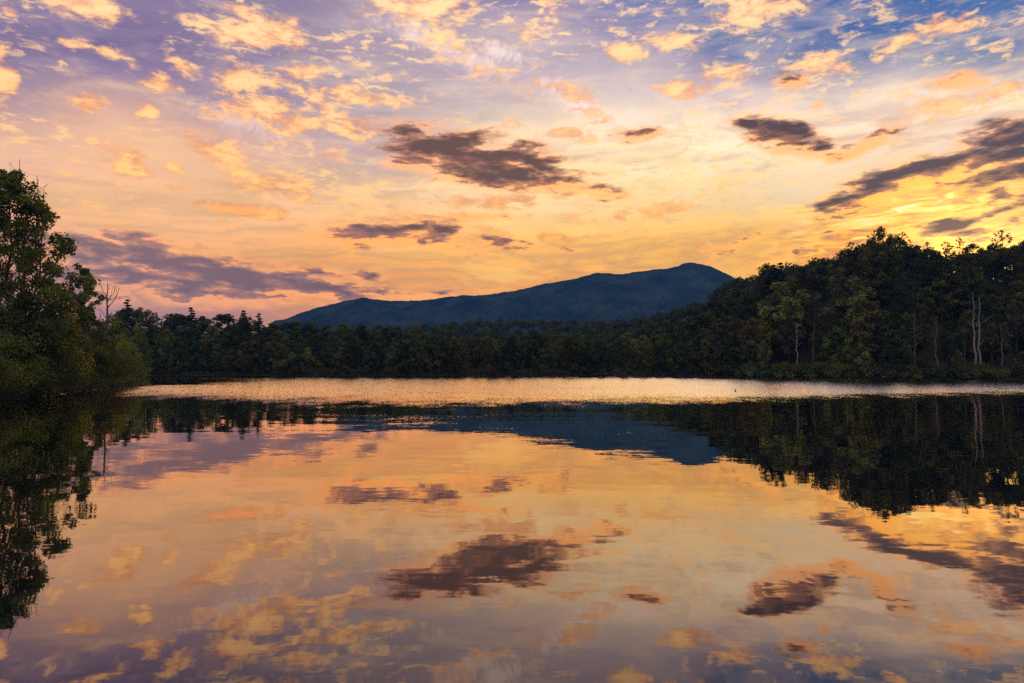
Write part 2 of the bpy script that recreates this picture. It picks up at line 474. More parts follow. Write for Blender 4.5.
m, n, out = new_mat("mountain_forest")
gp = n.n.new("ShaderNodeNewGeometry").outputs["Position"]
f1 = n.noise(gp, 0.012, 6, 0.6)
f2 = n.noise(gp, 0.09, 4, 0.7)
f3 = n.math('MULTIPLY_ADD', f2, 0.4, n.math('MULTIPLY', f1, 0.9))
p = principled(n, n.ramp(f3, [(0.45, (0.010, 0.018, 0.016)), (0.62, (0.024, 0.036, 0.030)), (0.8, (0.046, 0.062, 0.046))]), 0.95, 0.0)
bp = n.n.new("ShaderNodeBump")
bp.inputs["Strength"].default_value = 0.9
bp.inputs["Distance"].default_value = 6.0
n.l.new(f2, bp.inputs["Height"])
n.l.new(bp.outputs[0], p.inputs["Normal"])
n.l.new(p.outputs[0], out.inputs[0])
M_MOUNT = m

# water --------------------------------------------------------------------
m, n, out = new_mat("lake_water")
gp = n.n.new("ShaderNodeNewGeometry")
pos = gp.outputs["Position"]
px_, py_, pz_ = n.xyz(pos)


def slopes(scale_xyz, sc, det, rough):
    c = n.noise(n.mapping(pos, scale=scale_xyz), sc, det, rough, color=True)
    return n.vmath('SUBTRACT', c, (0.5, 0.5, 0.5))


swell = slopes((0.20, 0.75, 1), 0.45, 2, 0.5)
wave = slopes((0.55, 1.6, 1), 1.0, 3, 0.55)
chop = slopes((5.0, 1.6, 1), 1.3, 2, 0.6)
fine = slopes((0.7, 3.0, 1), 1.0, 3, 0.6)
# where the breeze touches the lake: beyond a wavering line, except in the lee of the wooded point
edge_n = n.noise(n.mapping(pos, scale=(0.05, 0.02, 1)), 1.0, 4, 0.6)
bow = n.math('MULTIPLY', n.math('POWER', n.math('MULTIPLY', n.math('SUBTRACT', px_, 8.0), 1 / 70.0), 2.0), 12.0)
line = n.math('ADD', n.math('ADD', bow, 91.0), n.math('MULTIPLY', n.math('SUBTRACT', edge_n, 0.5), 20.0))
edge_f = n.noise(n.mapping(pos, scale=(0.22, 0.10, 1)), 1.0, 4, 0.65)
line = n.math('ADD', line, n.math('MULTIPLY', n.math('SUBTRACT', edge_f, 0.5), 30.0))
breeze = n.smooth(n.math('SUBTRACT', py_, line), -22.0, 24.0)
lee_v = n.mapping(pos, (-118, 166, 0), (0, 0, R(-14)), (62, 62, 1), 'TEXTURE')
lg = n.n.new("ShaderNodeTexGradient")
lg.gradient_type = 'SPHERICAL'
n.l.new(lee_v, lg.inputs[0])
streak = n.noise(n.mapping(pos, scale=(0.015, 0.12, 1)), 1.0, 3, 0.6)
lee = n.smooth(n.math('MULTIPLY_ADD', n.math('SUBTRACT', streak, 0.5), 0.8, lg.outputs["Fac"]), 0.12, 0.34)
breeze = n.math('MULTIPLY', breeze, n.math('SUBTRACT', 1.0, lee))
# light cat's-paws in front of the breeze line
paw = n.noise(n.mapping(pos, scale=(0.035, 0.06, 1)), 1.0, 3, 0.6)
pawm = n.math('MULTIPLY', n.smooth(paw, 0.48, 0.70), n.smooth(py_, 28.0, 70.0))
pawm = n.math('MULTIPLY', pawm, n.smooth(n.math('ABSOLUTE', n.math('SUBTRACT', px_, 14.0)), 20.0, 42.0, 1.0, 0.0))
amp_c = n.math('MULTIPLY_ADD', breeze, 0.46, n.math('MULTIPLY_ADD', pawm, 0.17, 0.004))
calm = n.math('MULTIPLY_ADD', n.smooth(paw, 0.35, 0.7), 0.016, 0.008)
sl = n.vmath('ADD', n.vmath('SCALE', swell, scale=0.020), n.vmath('SCALE', wave, scale=calm))
sl = n.vmath('ADD', sl, n.vmath('SCALE', chop, scale=amp_c))
sl = n.vmath('ADD', sl, n.vmath('SCALE', fine, scale=0.012))
sx, sy, sz = n.xyz(sl)
# facets that face the near shore are the ones a low view meets
sy = n.math('SUBTRACT', sy, n.math('MULTIPLY', breeze, n.smooth(px_, -20.0, 75.0, 0.072, 0.165)))
nor = n.vmath('NORMALIZE', n.comb(n.math('MULTIPLY', sx, 0.6), sy, 1.0))
inc = gp.outputs["Incoming"]
cosv = n.math('ABSOLUTE', n.vmath('DOT_PRODUCT', inc, gp.outputs["Normal"]))
fres = n.math('POWER', n.math('SUBTRACT', 1.0, cosv), 3.5)
refl = n.math('MULTIPLY_ADD', fres, 1.24, 0.04, clamp=True)
gl = n.n.new("ShaderNodeBsdfGlossy")
gl.inputs["Roughness"].default_value = 0.015
n._set(gl.inputs["Color"], n.mix(n.smooth(cosv, 0.04, 0.36), (1.0, 0.90, 0.78), (1.0, 0.86, 0.76)))
n.l.new(nor, gl.inputs["Normal"])
df = n.n.new("ShaderNodeBsdfDiffuse")
df.inputs[0].default_value = (0.006, 0.009, 0.011, 1)
mx = n.n.new("ShaderNodeMixShader")
n.l.new(refl, mx.inputs[0])
n.l.new(df.outputs[0], mx.inputs[1])
n.l.new(gl.outputs[0], mx.inputs[2])
n.l.new(mx.outputs[0], out.inputs[0])
M_WATER = m

m, n, out = new_mat("red_cloth")
tcn = n.n.new("ShaderNodeTexCoord").outputs["Object"]
f = n.noise(tcn, 4.0, 4, 0.6)
p = principled(n, n.ramp(f, [(0.3, (0.42, 0.02, 0.025)), (0.7, (0.6, 0.045, 0.05))]), 0.6, 0.3)
n.l.new(p.outputs[0], out.inputs[0])
M_RED = m
m, n, out = new_mat("feathers")
tcn = n.n.new("ShaderNodeTexCoord").outputs["Object"]
f = n.noise(tcn, 14.0, 3, 0.6)
p = principled(n, n.ramp(f, [(0.35, (0.02, 0.016, 0.012)), (0.65, (0.07, 0.055, 0.04))]), 0.7, 0.3)
n.l.new(p.outputs[0], out.inputs[0])
M_FEATHER = m


# ------------------------------------------------------------------ mesh helpers
def make_mesh(name, verts, faces4=None, faces=None, attr=None, smooth=False):
    me = bpy.data.meshes.new(name)
    if faces is None:
        nv, nf = len(verts), len(faces4)
        me.vertices.add(nv)
        me.vertices.foreach_set("co", np.asarray(verts, np.float32).ravel())
        me.loops.add(nf * 4)
        me.loops.foreach_set("vertex_index", np.asarray(faces4, np.int32).ravel())
        me.polygons.add(nf)
        me.polygons.foreach_set("loop_start", np.arange(0, nf * 4, 4, dtype=np.int32))
        me.polygons.foreach_set("loop_total", np.full(nf, 4, np.int32))
        me.update(calc_edges=True)
    else:
        me.from_pydata([tuple(v) for v in verts], [], faces)
        me.update()
    if attr is not None:
        a = me.attributes.new("tint", 'FLOAT', 'POINT')
        a.data.foreach_set("value", np.asarray(attr, np.float32))
    if smooth:
        me.polygons.foreach_set("use_smooth", np.ones(len(me.polygons), bool))
    me.validate()
    return me


def link(name, me, mat=None, parent=None):
    o = bpy.data.objects.new(name, me)
    if mat and me is not None and not me.materials:
        me.materials.append(mat)
    COL.objects.link(o)
    if parent:
        o.parent = parent
    return o


def tag(o, label, cat, group=None, kind=None):
    if label:
        o["label"] = label
    if cat:
        o["category"] = cat
    if group:
        o["group"] = group
    if kind:
        o["kind"] = kind
    return o


def thing(name, label, cat, loc, rz=0.0, group=None):
    o = bpy.data.objects.new(name, None)
    o.empty_display_size = 0.5
    COL.objects.link(o)
    o.location = loc
    o.rotation_euler = (0, 0, rz)
    return tag(o, label, cat, group)


class Tubes:
    """tapered tubes collected into one mesh"""

    def __init__(self, seg=7):
        self.v, self.f, self.seg = [], [], seg

    def add(self, pts, radii):
        s = self.seg
        base = len(self.v)
        prev_x = Vector((1, 0, 0))
        for i, p in enumerate(pts):
            p = Vector(p)
            a = Vector(pts[max(i - 1, 0)])
            b = Vector(pts[min(i + 1, len(pts) - 1)])
            t = (b - a).normalized()
            x = prev_x - t * prev_x.dot(t)
            if x.length < 1e-3:
                x = t.orthogonal()
            x.normalize()
            prev_x = x
            y = t.cross(x)
            for k in range(s):
                an = 2 * math.pi * k / s
                self.v.append(tuple(p + (x * math.cos(an) + y * math.sin(an)) * radii[i]))
        for i in range(len(pts) - 1):
            for k in range(s):
                k2 = (k + 1) % s
                self.f.append((base + i * s + k, base + i * s + k2, base + (i + 1) * s + k2, base + (i + 1) * s + k))
        e = base + (len(pts) - 1) * s
        self.f.append(tuple(e + k for k in range(s)))
        self.f.append(tuple(base + k for k in reversed(range(s))))

    def mesh(self, name):
        return make_mesh(name, self.v, faces=self.f, smooth=True)


def limb(tb, a, b, ra, rb, rg, n=5, sag=0.08):
    a, b = Vector(a), Vector(b)
    L = (b - a).length
    pts, rad = [], []
    off = Vector((rg.normal(), rg.normal(), abs(rg.normal()) * 0.6)) * sag * L
    for i in range(n):
        t = i / (n - 1)
        p = a.lerp(b, t) + off * math.sin(math.pi * t)
        if 0 < i < n - 1:
            p += Vector((rg.normal(), rg.normal(), rg.normal())) * 0.018 * L
        pts.append(p)
        rad.append(ra + (rb - ra) * t ** 0.8)
    tb.add(pts, rad)
    return pts


def leaf_quads(centers, rad, count, size, rg, flat=0.75, shell=0.45):
    """leaf-sized rhombi through the volume of clumps; returns verts, faces, tint"""
    V, T = [], []
    for c, r, k in zip(centers, rad, count):
        d = rg.normal(size=(k, 3))
        d /= np.linalg.norm(d, axis=1)[:, None]
        rr = shell + (1 - shell) * rg.random(k) ** 0.7
        rr *= 1 + 0.18 * rg.normal(size=k)
        p = np.asarray(c) + d * (rr * r)[:, None] * np.array([1, 1, flat])
        nrm = d * 0.7 + rg.normal(size=(k, 3)) * 0.55 + np.array([0, 0, 0.55])
        nrm /= np.linalg.norm(nrm, axis=1)[:, None]
        a = np.cross(nrm, rg.normal(size=(k, 3)))
        a /= np.linalg.norm(a, axis=1)[:, None] + 1e-9
        b = np.cross(nrm, a)
        s = size * (0.6 + 0.8 * rg.random(k))[:, None]
        bend = nrm * s * 0.18
        q = np.stack([p - a * s, p - b * s * 0.55 + bend, p + a * s, p + b * s * 0.55 + bend], 1)
        V.append(q.reshape(-1, 3))
        ct = rg.random()
        t = np.clip(ct + 0.12 * rg.normal(size=k), 0, 1)
        T.append(np.repeat(t, 4))
    V = np.concatenate(V)
    T = np.concatenate(T)
    Fc = np.arange(len(V)).reshape(-1, 4)
    return V, Fc, T


def broadleaf(h, cr, base_frac, nclump, per, size, seed, sparse=0.0, top=0.75, lean=0.0, trunk_r=None, clump=(0.22, 0.40), limb_k=1.0):
    """tree of height h standing at the origin: (trunk mesh, crown mesh)"""
    rg = np.random.default_rng(seed)
    tb = Tubes(7)
    tr = trunk_r or h * 0.015
    hb = h * base_frac
    pts, rad = [], []
    wob = rg.normal(size=(8, 2)) * h * 0.008
    for i in range(8):
        t = i / 7
        pts.append((wob[i, 0] * t + lean * t * t * h, wob[i, 1] * t, -0.4 + (h * 0.9 + 0.4) * t))
        rad.append(tr * (1.25 if i == 0 else 1.0) * (1 - 0.88 * t))
    tb.add(pts, rad)

    def trunk_at(z):
        t = min(max((z + 0.4) / (h * 0.9 + 0.4), 0), 1)
        i = min(int(t * 7), 6)
        u = t * 7 - i
        return Vector(pts[i]).lerp(Vector(pts[i + 1]), u)

    cen, rr, cnt = [], [], []
    for i in range(nclump):
        u = (i + rg.random()) / nclump
        z = hb + (h - hb) * (0.04 + 0.92 * u)
        # silhouette of the crown: widest a little under half way
        prof = math.sin(math.pi * min(max(0.12 + 0.86 * u ** top, 0), 1)) ** 0.7
        an = i * 2.399 + rg.normal() * 0.5
        rc = cr * (clump[0] + (clump[1] - clump[0]) * rg.random()) * (1.0 - 0.35 * u)
        rad_ = max(cr * prof * (0.35 + 0.65 * rg.random() ** 0.5) - rc * 0.35, 0)
        rad_ *= 1 + 0.22 * rg.normal()
        tp = trunk_at(z)
        c = np.array([tp.x + math.cos(an) * rad_, tp.y + math.sin(an) * rad_, min(z, h - rc * 0.7)])
        cen.append(c)
        rr.append(rc)
        cnt.append(max(8, int(per * (1 - sparse * rg.random()) * (rc / (cr * 0.31)) ** 2)))
        if i % 2 == 0 or sparse > 0.2:
            zb = max(hb * 0.75, z - rad_ * 0.75 - h * 0.03)
            a = trunk_at(min(zb, h * 0.85))
            r0 = tr * (0.5 - 0.3 * u) * limb_k
            bp = limb(tb, a, c, max(r0, 0.03), max(r0 * 0.25, 0.015), rg)
            for q in range(2 if sparse > 0.2 else 1):
                e = c + rg.normal(size=3) * rc * 0.6
                limb(tb, bp[3], e, max(r0 * 0.4, 0.02), 0.012, rg, 4)
    V, Fc, T = leaf_quads(cen, rr, cnt, size, rg)
    return tb.mesh("trunk"), make_mesh("crown", V, Fc, attr=T)


def conifer(h, cr, tiers, per, size, seed):
    rg = np.random.default_rng(seed)
    tb = Tubes(6)
    tb.add([(0, 0, -0.4), (0.05, 0, h * 0.5), (0, 0, h)], [h * 0.014, h * 0.009, 0.03])
    cen, rr, cnt = [], [], []
    for i in range(tiers):
        u = i / (tiers - 1)
        z = h * (0.12 + 0.86 * u)
        r = cr * (1 - u) ** 0.8 + 0.12
        nb = max(2, int(7 * (1 - u) + 2))
        for k in range(nb):
            an = rg.random() * 6.283
            L = r * (0.6 + 0.5 * rg.random())
            tip = np.array([math.cos(an) * L, math.sin(an) * L, z - 0.28 * L])
            limb(tb, (0, 0, z), tip, 0.05 * (1 - u) + 0.015, 0.01, rg, 3, 0.03)
            for s in (0.4, 0.75, 1.0):
                c = np.array([tip[0] * s, tip[1] * s, z - 0.28 * L * s])
                cen.append(c)
                rr.append(0.25 * L * (1.2 - s * 0.6) + 0.18)
                cnt.append(per)
    V, Fc, T = leaf_quads(cen, rr, cnt, size, rg, flat=0.45, shell=0.1)
    return tb.mesh("trunk"), make_mesh("crown", V, Fc, attr=T)


def shrub(h, cr, nclump, per, size, seed):
    rg = np.random.default_rng(seed)
    tb = Tubes(5)
    cen, rr, cnt = [], [], []
    for i in range(nclump):
        an = i * 2.399 + rg.normal() * 0.4
        u = rg.random()
        rad_ = cr * 0.85 * math.sqrt((i + 0.5) / nclump)
        zt = h * math.sqrt(max(1 - (rad_ / cr) ** 2, 0.05))
        rc = cr * (0.24 + 0.16 * rg.random())
        z = max(zt * (0.45 + 0.55 * u) - rc * 0.4, rc * 0.45)
        jit = 0.8 + 0.45 * rg.random()
        c = np.array([math.cos(an) * rad_ * jit, math.sin(an) * rad_ * jit, z * (0.8 + 0.45 * rg.random())])
        cen.append(c)
        rr.append(rc)
        cnt.append(int(per * (0.5 + 0.8 * rg.random())))
        if i % 2 == 0:
            limb(tb, (c[0] * 0.15, c[1] * 0.15, -0.4), c, 0.06, 0.015, rg, 4)
    V, Fc, T = leaf_quads(cen, rr, cnt, size, rg, flat=0.8)
    return tb.mesh("stem"), make_mesh("foliage", V, Fc, attr=T)


def snag(h, seed, stems=1, nbr=7, r=0.22, spread=0.12, reach=0.2, up=0.7, fork=True):
    """bare dead tree: (trunk mesh, branches mesh)"""
    rg = np.random.default_rng(seed)
    tk, br = Tubes(8), Tubes(6)
    for s in range(stems):
        bx = (s - (stems - 1) / 2) * r * 3.2
        tip = (bx + rg.normal() * spread * h * 0.25 + (s - (stems - 1) / 2) * spread * h * 0.5, rg.normal() * spread * h * 0.2, h * (1 - 0.06 * s))
        n_ = 9
        pts, rad = [], []
        for i in range(n_):
            t = i / (n_ - 1)
            pts.append(Vector((bx, 0, -0.5)).lerp(Vector(tip), t) + Vector((rg.normal(), rg.normal(), 0)) * 0.012 * h * (0 < i < n_ - 1))
            rad.append(r * (1.3 if i == 0 else 1) * (1 - 0.9 * t ** 1.1) + 0.015)
        tk.add(pts, rad)
        for b in range(nbr):
            t = 0.35 + 0.6 * (b + rg.random()) / nbr
            i = min(int(t * (n_ - 1)), n_ - 2)
            a = pts[i].lerp(pts[i + 1], t * (n_ - 1) - i)
            an = rg.random() * 6.283
            L = h * reach * (0.5 + 0.9 * rg.random()) * (1.15 - t * 0.5)
            e = a + Vector((math.cos(an), math.sin(an) * 0.7, up * (0.5 + rg.random()))).normalized() * L
            rb = r * (1 - 0.9 * t) * 0.55 + 0.02
            bp = limb(br, a, e, rb, 0.012, rg, 5, 0.07)
            for q in range(2 if fork else 0):
                e2 = bp[2 + q] + Vector((rg.normal(), rg.normal() * 0.7, 0.6 + rg.random())).normalized() * L * 0.45
                limb(br, bp[2 + q], e2, rb * 0.5, 0.01, rg, 4, 0.06)
    return tk.mesh("trunk"), br.mesh("branches")


# ------------------------------------------------------------------ lake outline and terrain
LAKE = np.array([(-80, -5), (-72, 20), (-63, 55), (-64, 85), (-71, 107), (-80, 135), (-91, 162), (-103, 188), (-112, 197), (-130, 201), (-150, 214),
                 (-156, 238), (-140, 246), (-100, 246), (-60, 244), (-20, 245), (15, 243), (42, 238), (66, 229), (90, 215), (100, 206), (112, 199),
                 (130, 196), (150, 197), (190, 192), (232, 160), (245, 60), (220, 0), (120, -8), (0, -6)], float)


def shore_dist(x, y):
    """distance to the shoreline, positive on land"""
    x, y = np.asarray(x, float), np.asarray(y, float)
    best = np.full(x.shape, 1e9)
    inside = np.zeros(x.shape, bool)
    for i in range(len(LAKE)):
        ax, ay = LAKE[i]
        bx, by = LAKE[(i + 1) % len(LAKE)]
        ex, ey = bx - ax, by - ay
        t = np.clip(((x - ax) * ex + (y - ay) * ey) / (ex * ex + ey * ey), 0, 1)
        best = np.minimum(best, np.hypot(x - ax - t * ex, y - ay - t * ey))
        cr = ((ay > y) != (by > y)) & (x < (bx - ax) * (y - ay) / (by - ay + 1e-12) + ax)
        inside ^= cr
    return np.where(inside, -best, best)


SKYLINE = np.array([(-200, 300), (0, 302), (100, 305), (150, 308), (170, 312), (200, 314), (230, 313), (250, 317), (285, 320), (300, 321), (350, 323), (400, 326), (450, 330),
                    (500, 334), (600, 335), (640, 330), (670, 326), (700, 312), (720, 298), (732, 288), (745, 284), (770, 270), (782, 264), (800, 262), (830, 252), (850, 243), (870, 235),
                    (890, 231), (910, 232), (930, 242), (950, 245), (980, 237), (1000, 240), (1024, 240), (1300, 250)], float)


def ss(a, b, v):
    t = np.clip((v - a) / (b - a), 0, 1)
    return t * t * (3 - 2 * t)


def ground_z(x, y):
    x, y = np.asarray(x, float), np.asarray(y, float)
    d = shore_dist(x, y)
    yy = np.maximum(y, 40)
    px = 512 + F * x / yy
    sk = np.interp(px, SKYLINE[:, 0], SKYLINE[:, 1])
    zb = np.maximum((HOR - sk) / F * 285 + EYE - 20.5, 0.8)
    zb = np.where(y < 60, 3.0 + (zb - 3.0) * ss(0, 60, y), zb)
    z = 0.45 * ss(0, 2.0, d) + 0.02 * np.minimum(d, 100) + zb * ss(2, 72, d) * (1 - 0.75 * ss(120, 330, d))
    # wooded hills further off
    z = z + 27 * np.exp(-((x - 10) / 150) ** 2 / 2 - ((y - 620) / 75) ** 2 / 2)
    z = z + 45 * np.exp(-((x - 205) / 78) ** 2 / 2 - ((y - 480) / 70) ** 2 / 2)
    und = np.sin(x * 0.045 + 1.3) * np.cos(y * 0.052) * 0.9 + np.sin(x * 0.013 - y * 0.017) * 1.4
    z = z + und * ss(10, 60, d)
    return np.where(d < 0, np.maximum(-2.2, d * 0.35), z)


def axis(lo, hi, step, outer, grow=1.25):
    core = list(np.arange(lo, hi + 1e-6, step))
    s, v = step, hi
    up = []
    while v < outer:
        s *= grow
        v += s
        up.append(v)
    s, v = step, lo
    dn = []
    while v > -outer:
        s *= grow
        v -= s
        dn.append(v)
    return np.array(dn[::-1] + core + up)


gx = axis(-240, 280, 3.5, 3300)
gy = axis(-40, 720, 3.5, 3300)
GX, GY = np.meshgrid(gx, gy)
GZ = ground_z(GX, GY)
nx, ny = len(gx), len(gy)
idx = np.arange(nx * ny).reshape(ny, nx)
quads = np.stack([idx[:-1, :-1], idx[:-1, 1:], idx[1:, 1:], idx[1:, :-1]], -1).reshape(-1, 4)
ter = link("terrain", make_mesh("terrain", np.stack([GX, GY, GZ], -1).reshape(-1, 3), quads, smooth=True), M_GROUND)
tag(ter, "dark wooded ground rising from the lake shore", None, kind="structure")

wv_ = [(-175, -30, 0), (262, -30, 0), (262, 262, 0), (-175, 262, 0)]
lake = link("lake_water", make_mesh("lake_water", wv_, faces=[(0, 1, 2, 3)]), M_WATER)
tag(lake, "lake water mirroring the sunset sky, rippled by a breeze farther out", None, kind="structure")

# the blue mountain
MT_Y = 2200.0
PROF = np.array([(120, 345), (200, 333), (250, 338), (280, 325), (290, 319), (300, 314), (312, 308.5), (330, 304), (345, 301), (360, 299), (372, 298.6), (390, 300), (420, 300), (450, 298.5), (475, 296.5),
                 (500, 293), (520, 289), (540, 284.5), (560, 280.5), (580, 277), (600, 275), (620, 273.5), (640, 270.5), (655, 268.5), (668, 267.5), (678, 265.5), (685, 262), (692, 261.5), (700, 263), (710, 265.5),
                 (720, 270), (732, 276.5), (745, 283), (770, 294), (800, 304), (860, 318), (950, 335), (1100, 350)], float)
mx_ = np.arange(-1250, 1700, 6.0)
mv = np.concatenate([np.linspace(-900, -60, 40), np.linspace(-50, 50, 9), np.linspace(80, 700, 14)])
MXg, MVg = np.meshgrid(mx_, mv)
crest = (HOR - np.interp(512 + F * mx_ / MT_Y, PROF[:, 0], PROF[:, 1])) / F * MT_Y + EYE
fall = np.where(MVg < 0, np.exp(-(MVg / 430.0) ** 2), np.exp(-(MVg / 380.0) ** 2))
fall = (fall - 0.012) / 0.988
gul = np.zeros_like(MXg)
rough = np.zeros_like(MXg)
for i in range(MXg.shape[0]):
    for j in range(MXg.shape[1]):
        q = Vector((MXg[i, j] * 0.0055 + MVg[i, j] * 0.0012, MVg[i, j] * 0.0022, 3.7))
        gul[i, j] = mnoise.fractal(q, 1.0, 2.0, 4)
        rough[i, j] = mnoise.noise(Vector((MXg[i, j] * 0.06, MVg[i, j] * 0.06, 9.1)))
slope_m = np.clip(np.abs(MVg) / 120.0, 0, 1) * np.clip(fall * 2.0, 0, 1)
MZ = crest[None, :] * fall + gul * 34 * slope_m + rough * 2.6 - 2.0
midx = np.arange(MXg.size).reshape(MXg.shape)
mq = np.stack([midx[:-1, :-1], midx[:-1, 1:], midx[1:, 1:], midx[1:, :-1]], -1).reshape(-1, 4)
mt = link("mountain", make_mesh("mountain", np.stack([MXg, MVg + MT_Y, MZ], -1).reshape(-1, 3), mq, smooth=True), M_MOUNT)
tag(mt, "long blue forested mountain with a small summit knob beyond the lake", None, kind="structure")

# the air
hm, n, out = new_mat("haze_air")
pv = n.n.new("ShaderNodeVolumePrincipled")
pv.inputs["Color"].default_value = (0.05, 0.33, 1.0, 1)
pv.inputs["Density"].default_value = 1.1e-4
pv.inputs["Anisotropy"].default_value = 0.0
n.l.new(pv.outputs[0], out.inputs["Volume"])
hx, hy0, hy1, hz0, hz1 = 4800, -4800, 4800, -30, 345
hv = [(sx * hx, y, z) for z in (hz0, hz1) for sx, y in ((-1, hy0), (1, hy0), (1, hy1), (-1, hy1))]
hf = [(3, 2, 1, 0), (4, 5, 6, 7), (0, 1, 5, 4), (1, 2, 6, 5), (2, 3, 7, 6), (3, 0, 4, 7)]
hz = link("haze", make_mesh("haze", hv, faces=hf), hm)
tag(hz, "thin blue evening haze over the lake and mountain", None, kind="stuff")

# ------------------------------------------------------------------ prototypes of trees
DARK = (0.054, 0.074, 0.030)
OLIVE = (0.072, 0.086, 0.030)
GREEN = (0.095, 0.125, 0.034)
YELLOW = (0.20, 0.165, 0.03)
RUST = (0.095, 0.068, 0.030)
PINE = (0.034, 0.046, 0.026)

P_FAR = [broadleaf(20, 5.8, 0.16, 40, 120, 0.40, 100 + i, sparse=0.15, top=0.9 + 0.2 * (i % 4), lean=0.01 * (i - 3)) for i in range(6)]
P_AIRY = [broadleaf(20, 5.2, 0.34, 44, 100, 0.36, 200 + i, sparse=0.6, top=0.75 + 0.15 * i, clump=(0.11, 0.24)) for i in range(4)]
P_LOW = [broadleaf(20, 8.5, 0.08, 26, 160, 0.55, 300 + i, sparse=0.1, top=0.6) for i in range(4)]
P_CON = [conifer(20, 3.3, 22, 10, 0.36, 400 + i) for i in range(2)]
P_SHR = [shrub(4, 4.2, 18, 130, 0.26, 500 + i) for i in range(3)]
for tm, cm in P_FAR + P_AIRY + P_LOW + P_CON:
    tm.materials.append(M_BARK)
    cm.materials.append(M_LEAF)
for tm, cm in P_SHR:
    tm.materials.append(M_BARK)
    cm.materials.append(M_LEAF)


def plant(proto, x, y, h, unit, color, rz, name, label, cat, group, wide=1.0, sink=0.0, parts=("trunk", "crown"), z=None):
    z = float(ground_z(x, y)) - sink if z is None else z
    t = thing(name, label, cat, (x, y, z), rz, group)
    k = h / unit
    t.scale = (k * wide, k * wide, k)
    for nm, me in zip(parts, proto):
        o = bpy.data.objects.new(nm, me)
        COL.objects.link(o)
        o.parent = t
        if nm in ("crown", "foliage"):
            j = 1 + 0.18 * rng.normal()
            o.color = (color[0] * j * (1 + 0.12 * rng.normal()), color[1] * j, color[2] * j, 1)
    return t


def on_ray(px, Y):
    return (px - 512) / F * Y


def shore_y(px):
    """depth at which the line of sight px meets the far shoreline"""
    ys = np.arange(320, 60, -0.5)
    d = shore_dist((px - 512) / F * ys, ys)
    k = np.where(d < 0)[0]
    return float(ys[k[0]]) if len(k) else 200.0


def top_height(py, Y, gz):
    return (HOR - py) / F * Y + EYE - gz


# ------------------------------------------------------------------ far shore and the wooded bank, tree by tree
records = []       # (px, row, object)
SNAG_PX = [797, 813, 915, 937, 977, 1002]


def clear_of(px, lim):
    return all(abs(px - s) > lim for s in SNAG_PX)


def row(px0, px1, step, dd, hfun, protos, colors, rowname, rnd=0.55, unit=20, wide=(0.85, 1.2), keep=None):
    px = px0
    while px < px1:
        p = px + step * rnd * rng.normal()
        px += step
        if keep and not keep(p):
            continue
        Y = shore_y(p) + dd * (0.75 + 0.5 * rng.random())
        x = on_ray(p, Y)
        if float(shore_dist(x, Y)) < 1.2:
            continue
        gz = float(ground_z(x, Y))
        h = hfun(p, Y, gz)
        pr = protos[rng.integers(len(protos))]
        co = colors[rng.integers(len(colors))]
        kind = "tree"
        t = plant(pr, x, Y, h, unit, co, rng.random() * 6.28, "broadleaf_tree", None, "tree", None, wide[0] + (wide[1] - wide[0]) * rng.random())
        records.append([p, rowname, t, co, pr in P_CON, h])


def sky_h(lo, hi, jit=1.0):
    def f(p, Y, gz):
        t = float(np.interp(p, SKYLINE[:, 0], SKYLINE[:, 1]))
        return float(np.clip(top_height(t, Y, gz) + jit * rng.normal() - 0.3, lo, hi))
    return f


mixc = [DARK, DARK, OLIVE, DARK, OLIVE, GREEN]
# far shore
row(134, 716, 13.5, 4, lambda p, Y, g: 9 + 5 * rng.random(), P_LOW + P_FAR[:2], [DARK, OLIVE, OLIVE, GREEN, DARK, OLIVE], "water", wide=(0.8, 1.1))
row(128, 716, 13.5, 18, lambda p, Y, g: min(13 + 5 * rng.random(), max(10, top_height(np.interp(p, SKYLINE[:, 0], SKYLINE[:, 1]), Y, g) - 2)), P_FAR + P_LOW[:1], mixc, "middle")
row(122, 720, 12.0, 48, sky_h(10, 22, 0.8), P_FAR, mixc, "skyline", wide=(1.15, 1.5))
# steep bank
row(718, 1062, 17, 5, lambda p, Y, g: 6 + 6 * rng.random(), P_LOW + P_FAR[:2], [DARK, OLIVE, DARK, GREEN], "water", keep=lambda p: clear_of(p, 9), wide=(0.7, 1.0))
row(714, 1070, 16, 17, lambda p, Y, g: 13 + 6 * rng.random(), P_FAR + P_AIRY, mixc, "low", keep=lambda p: clear_of(p, 5))
row(712, 1075, 15, 33, lambda p, Y, g: 15 + 6 * rng.random(), P_FAR, mixc, "middle")
row(712, 1080, 15, 52, lambda p, Y, g: min(18 + 5 * rng.random(), max(12, top_height(np.interp(p, SKYLINE[:, 0], SKYLINE[:, 1]), Y, g) - 1.5)), P_FAR, mixc, "upper", keep=lambda p: not 944 < p < 962)
row(712, 1085, 12.5, 76, sky_h(12, 29, 2.4), P_FAR[:1] + P_AIRY + P_AIRY, [DARK, PINE, DARK, OLIVE], "skyline", wide=(0.7, 1.05))
# spruces standing over the far wood
for p, top in ((88 + 38, 299), (190, 307), (243, 310), (258, 313), (775, 264), (782, 262)):
    Y = shore_y(p) + 42
    x = on_ray(p, Y)
    gz = float(ground_z(x, Y))
    t = plant(P_CON[int(p) % 2], x, Y, top_height(top, Y, gz), 20, PINE, p, "spruce_tree", None, "tree", None, 1.7)
    records.append([p, "spruce", t, PINE, True, 20])
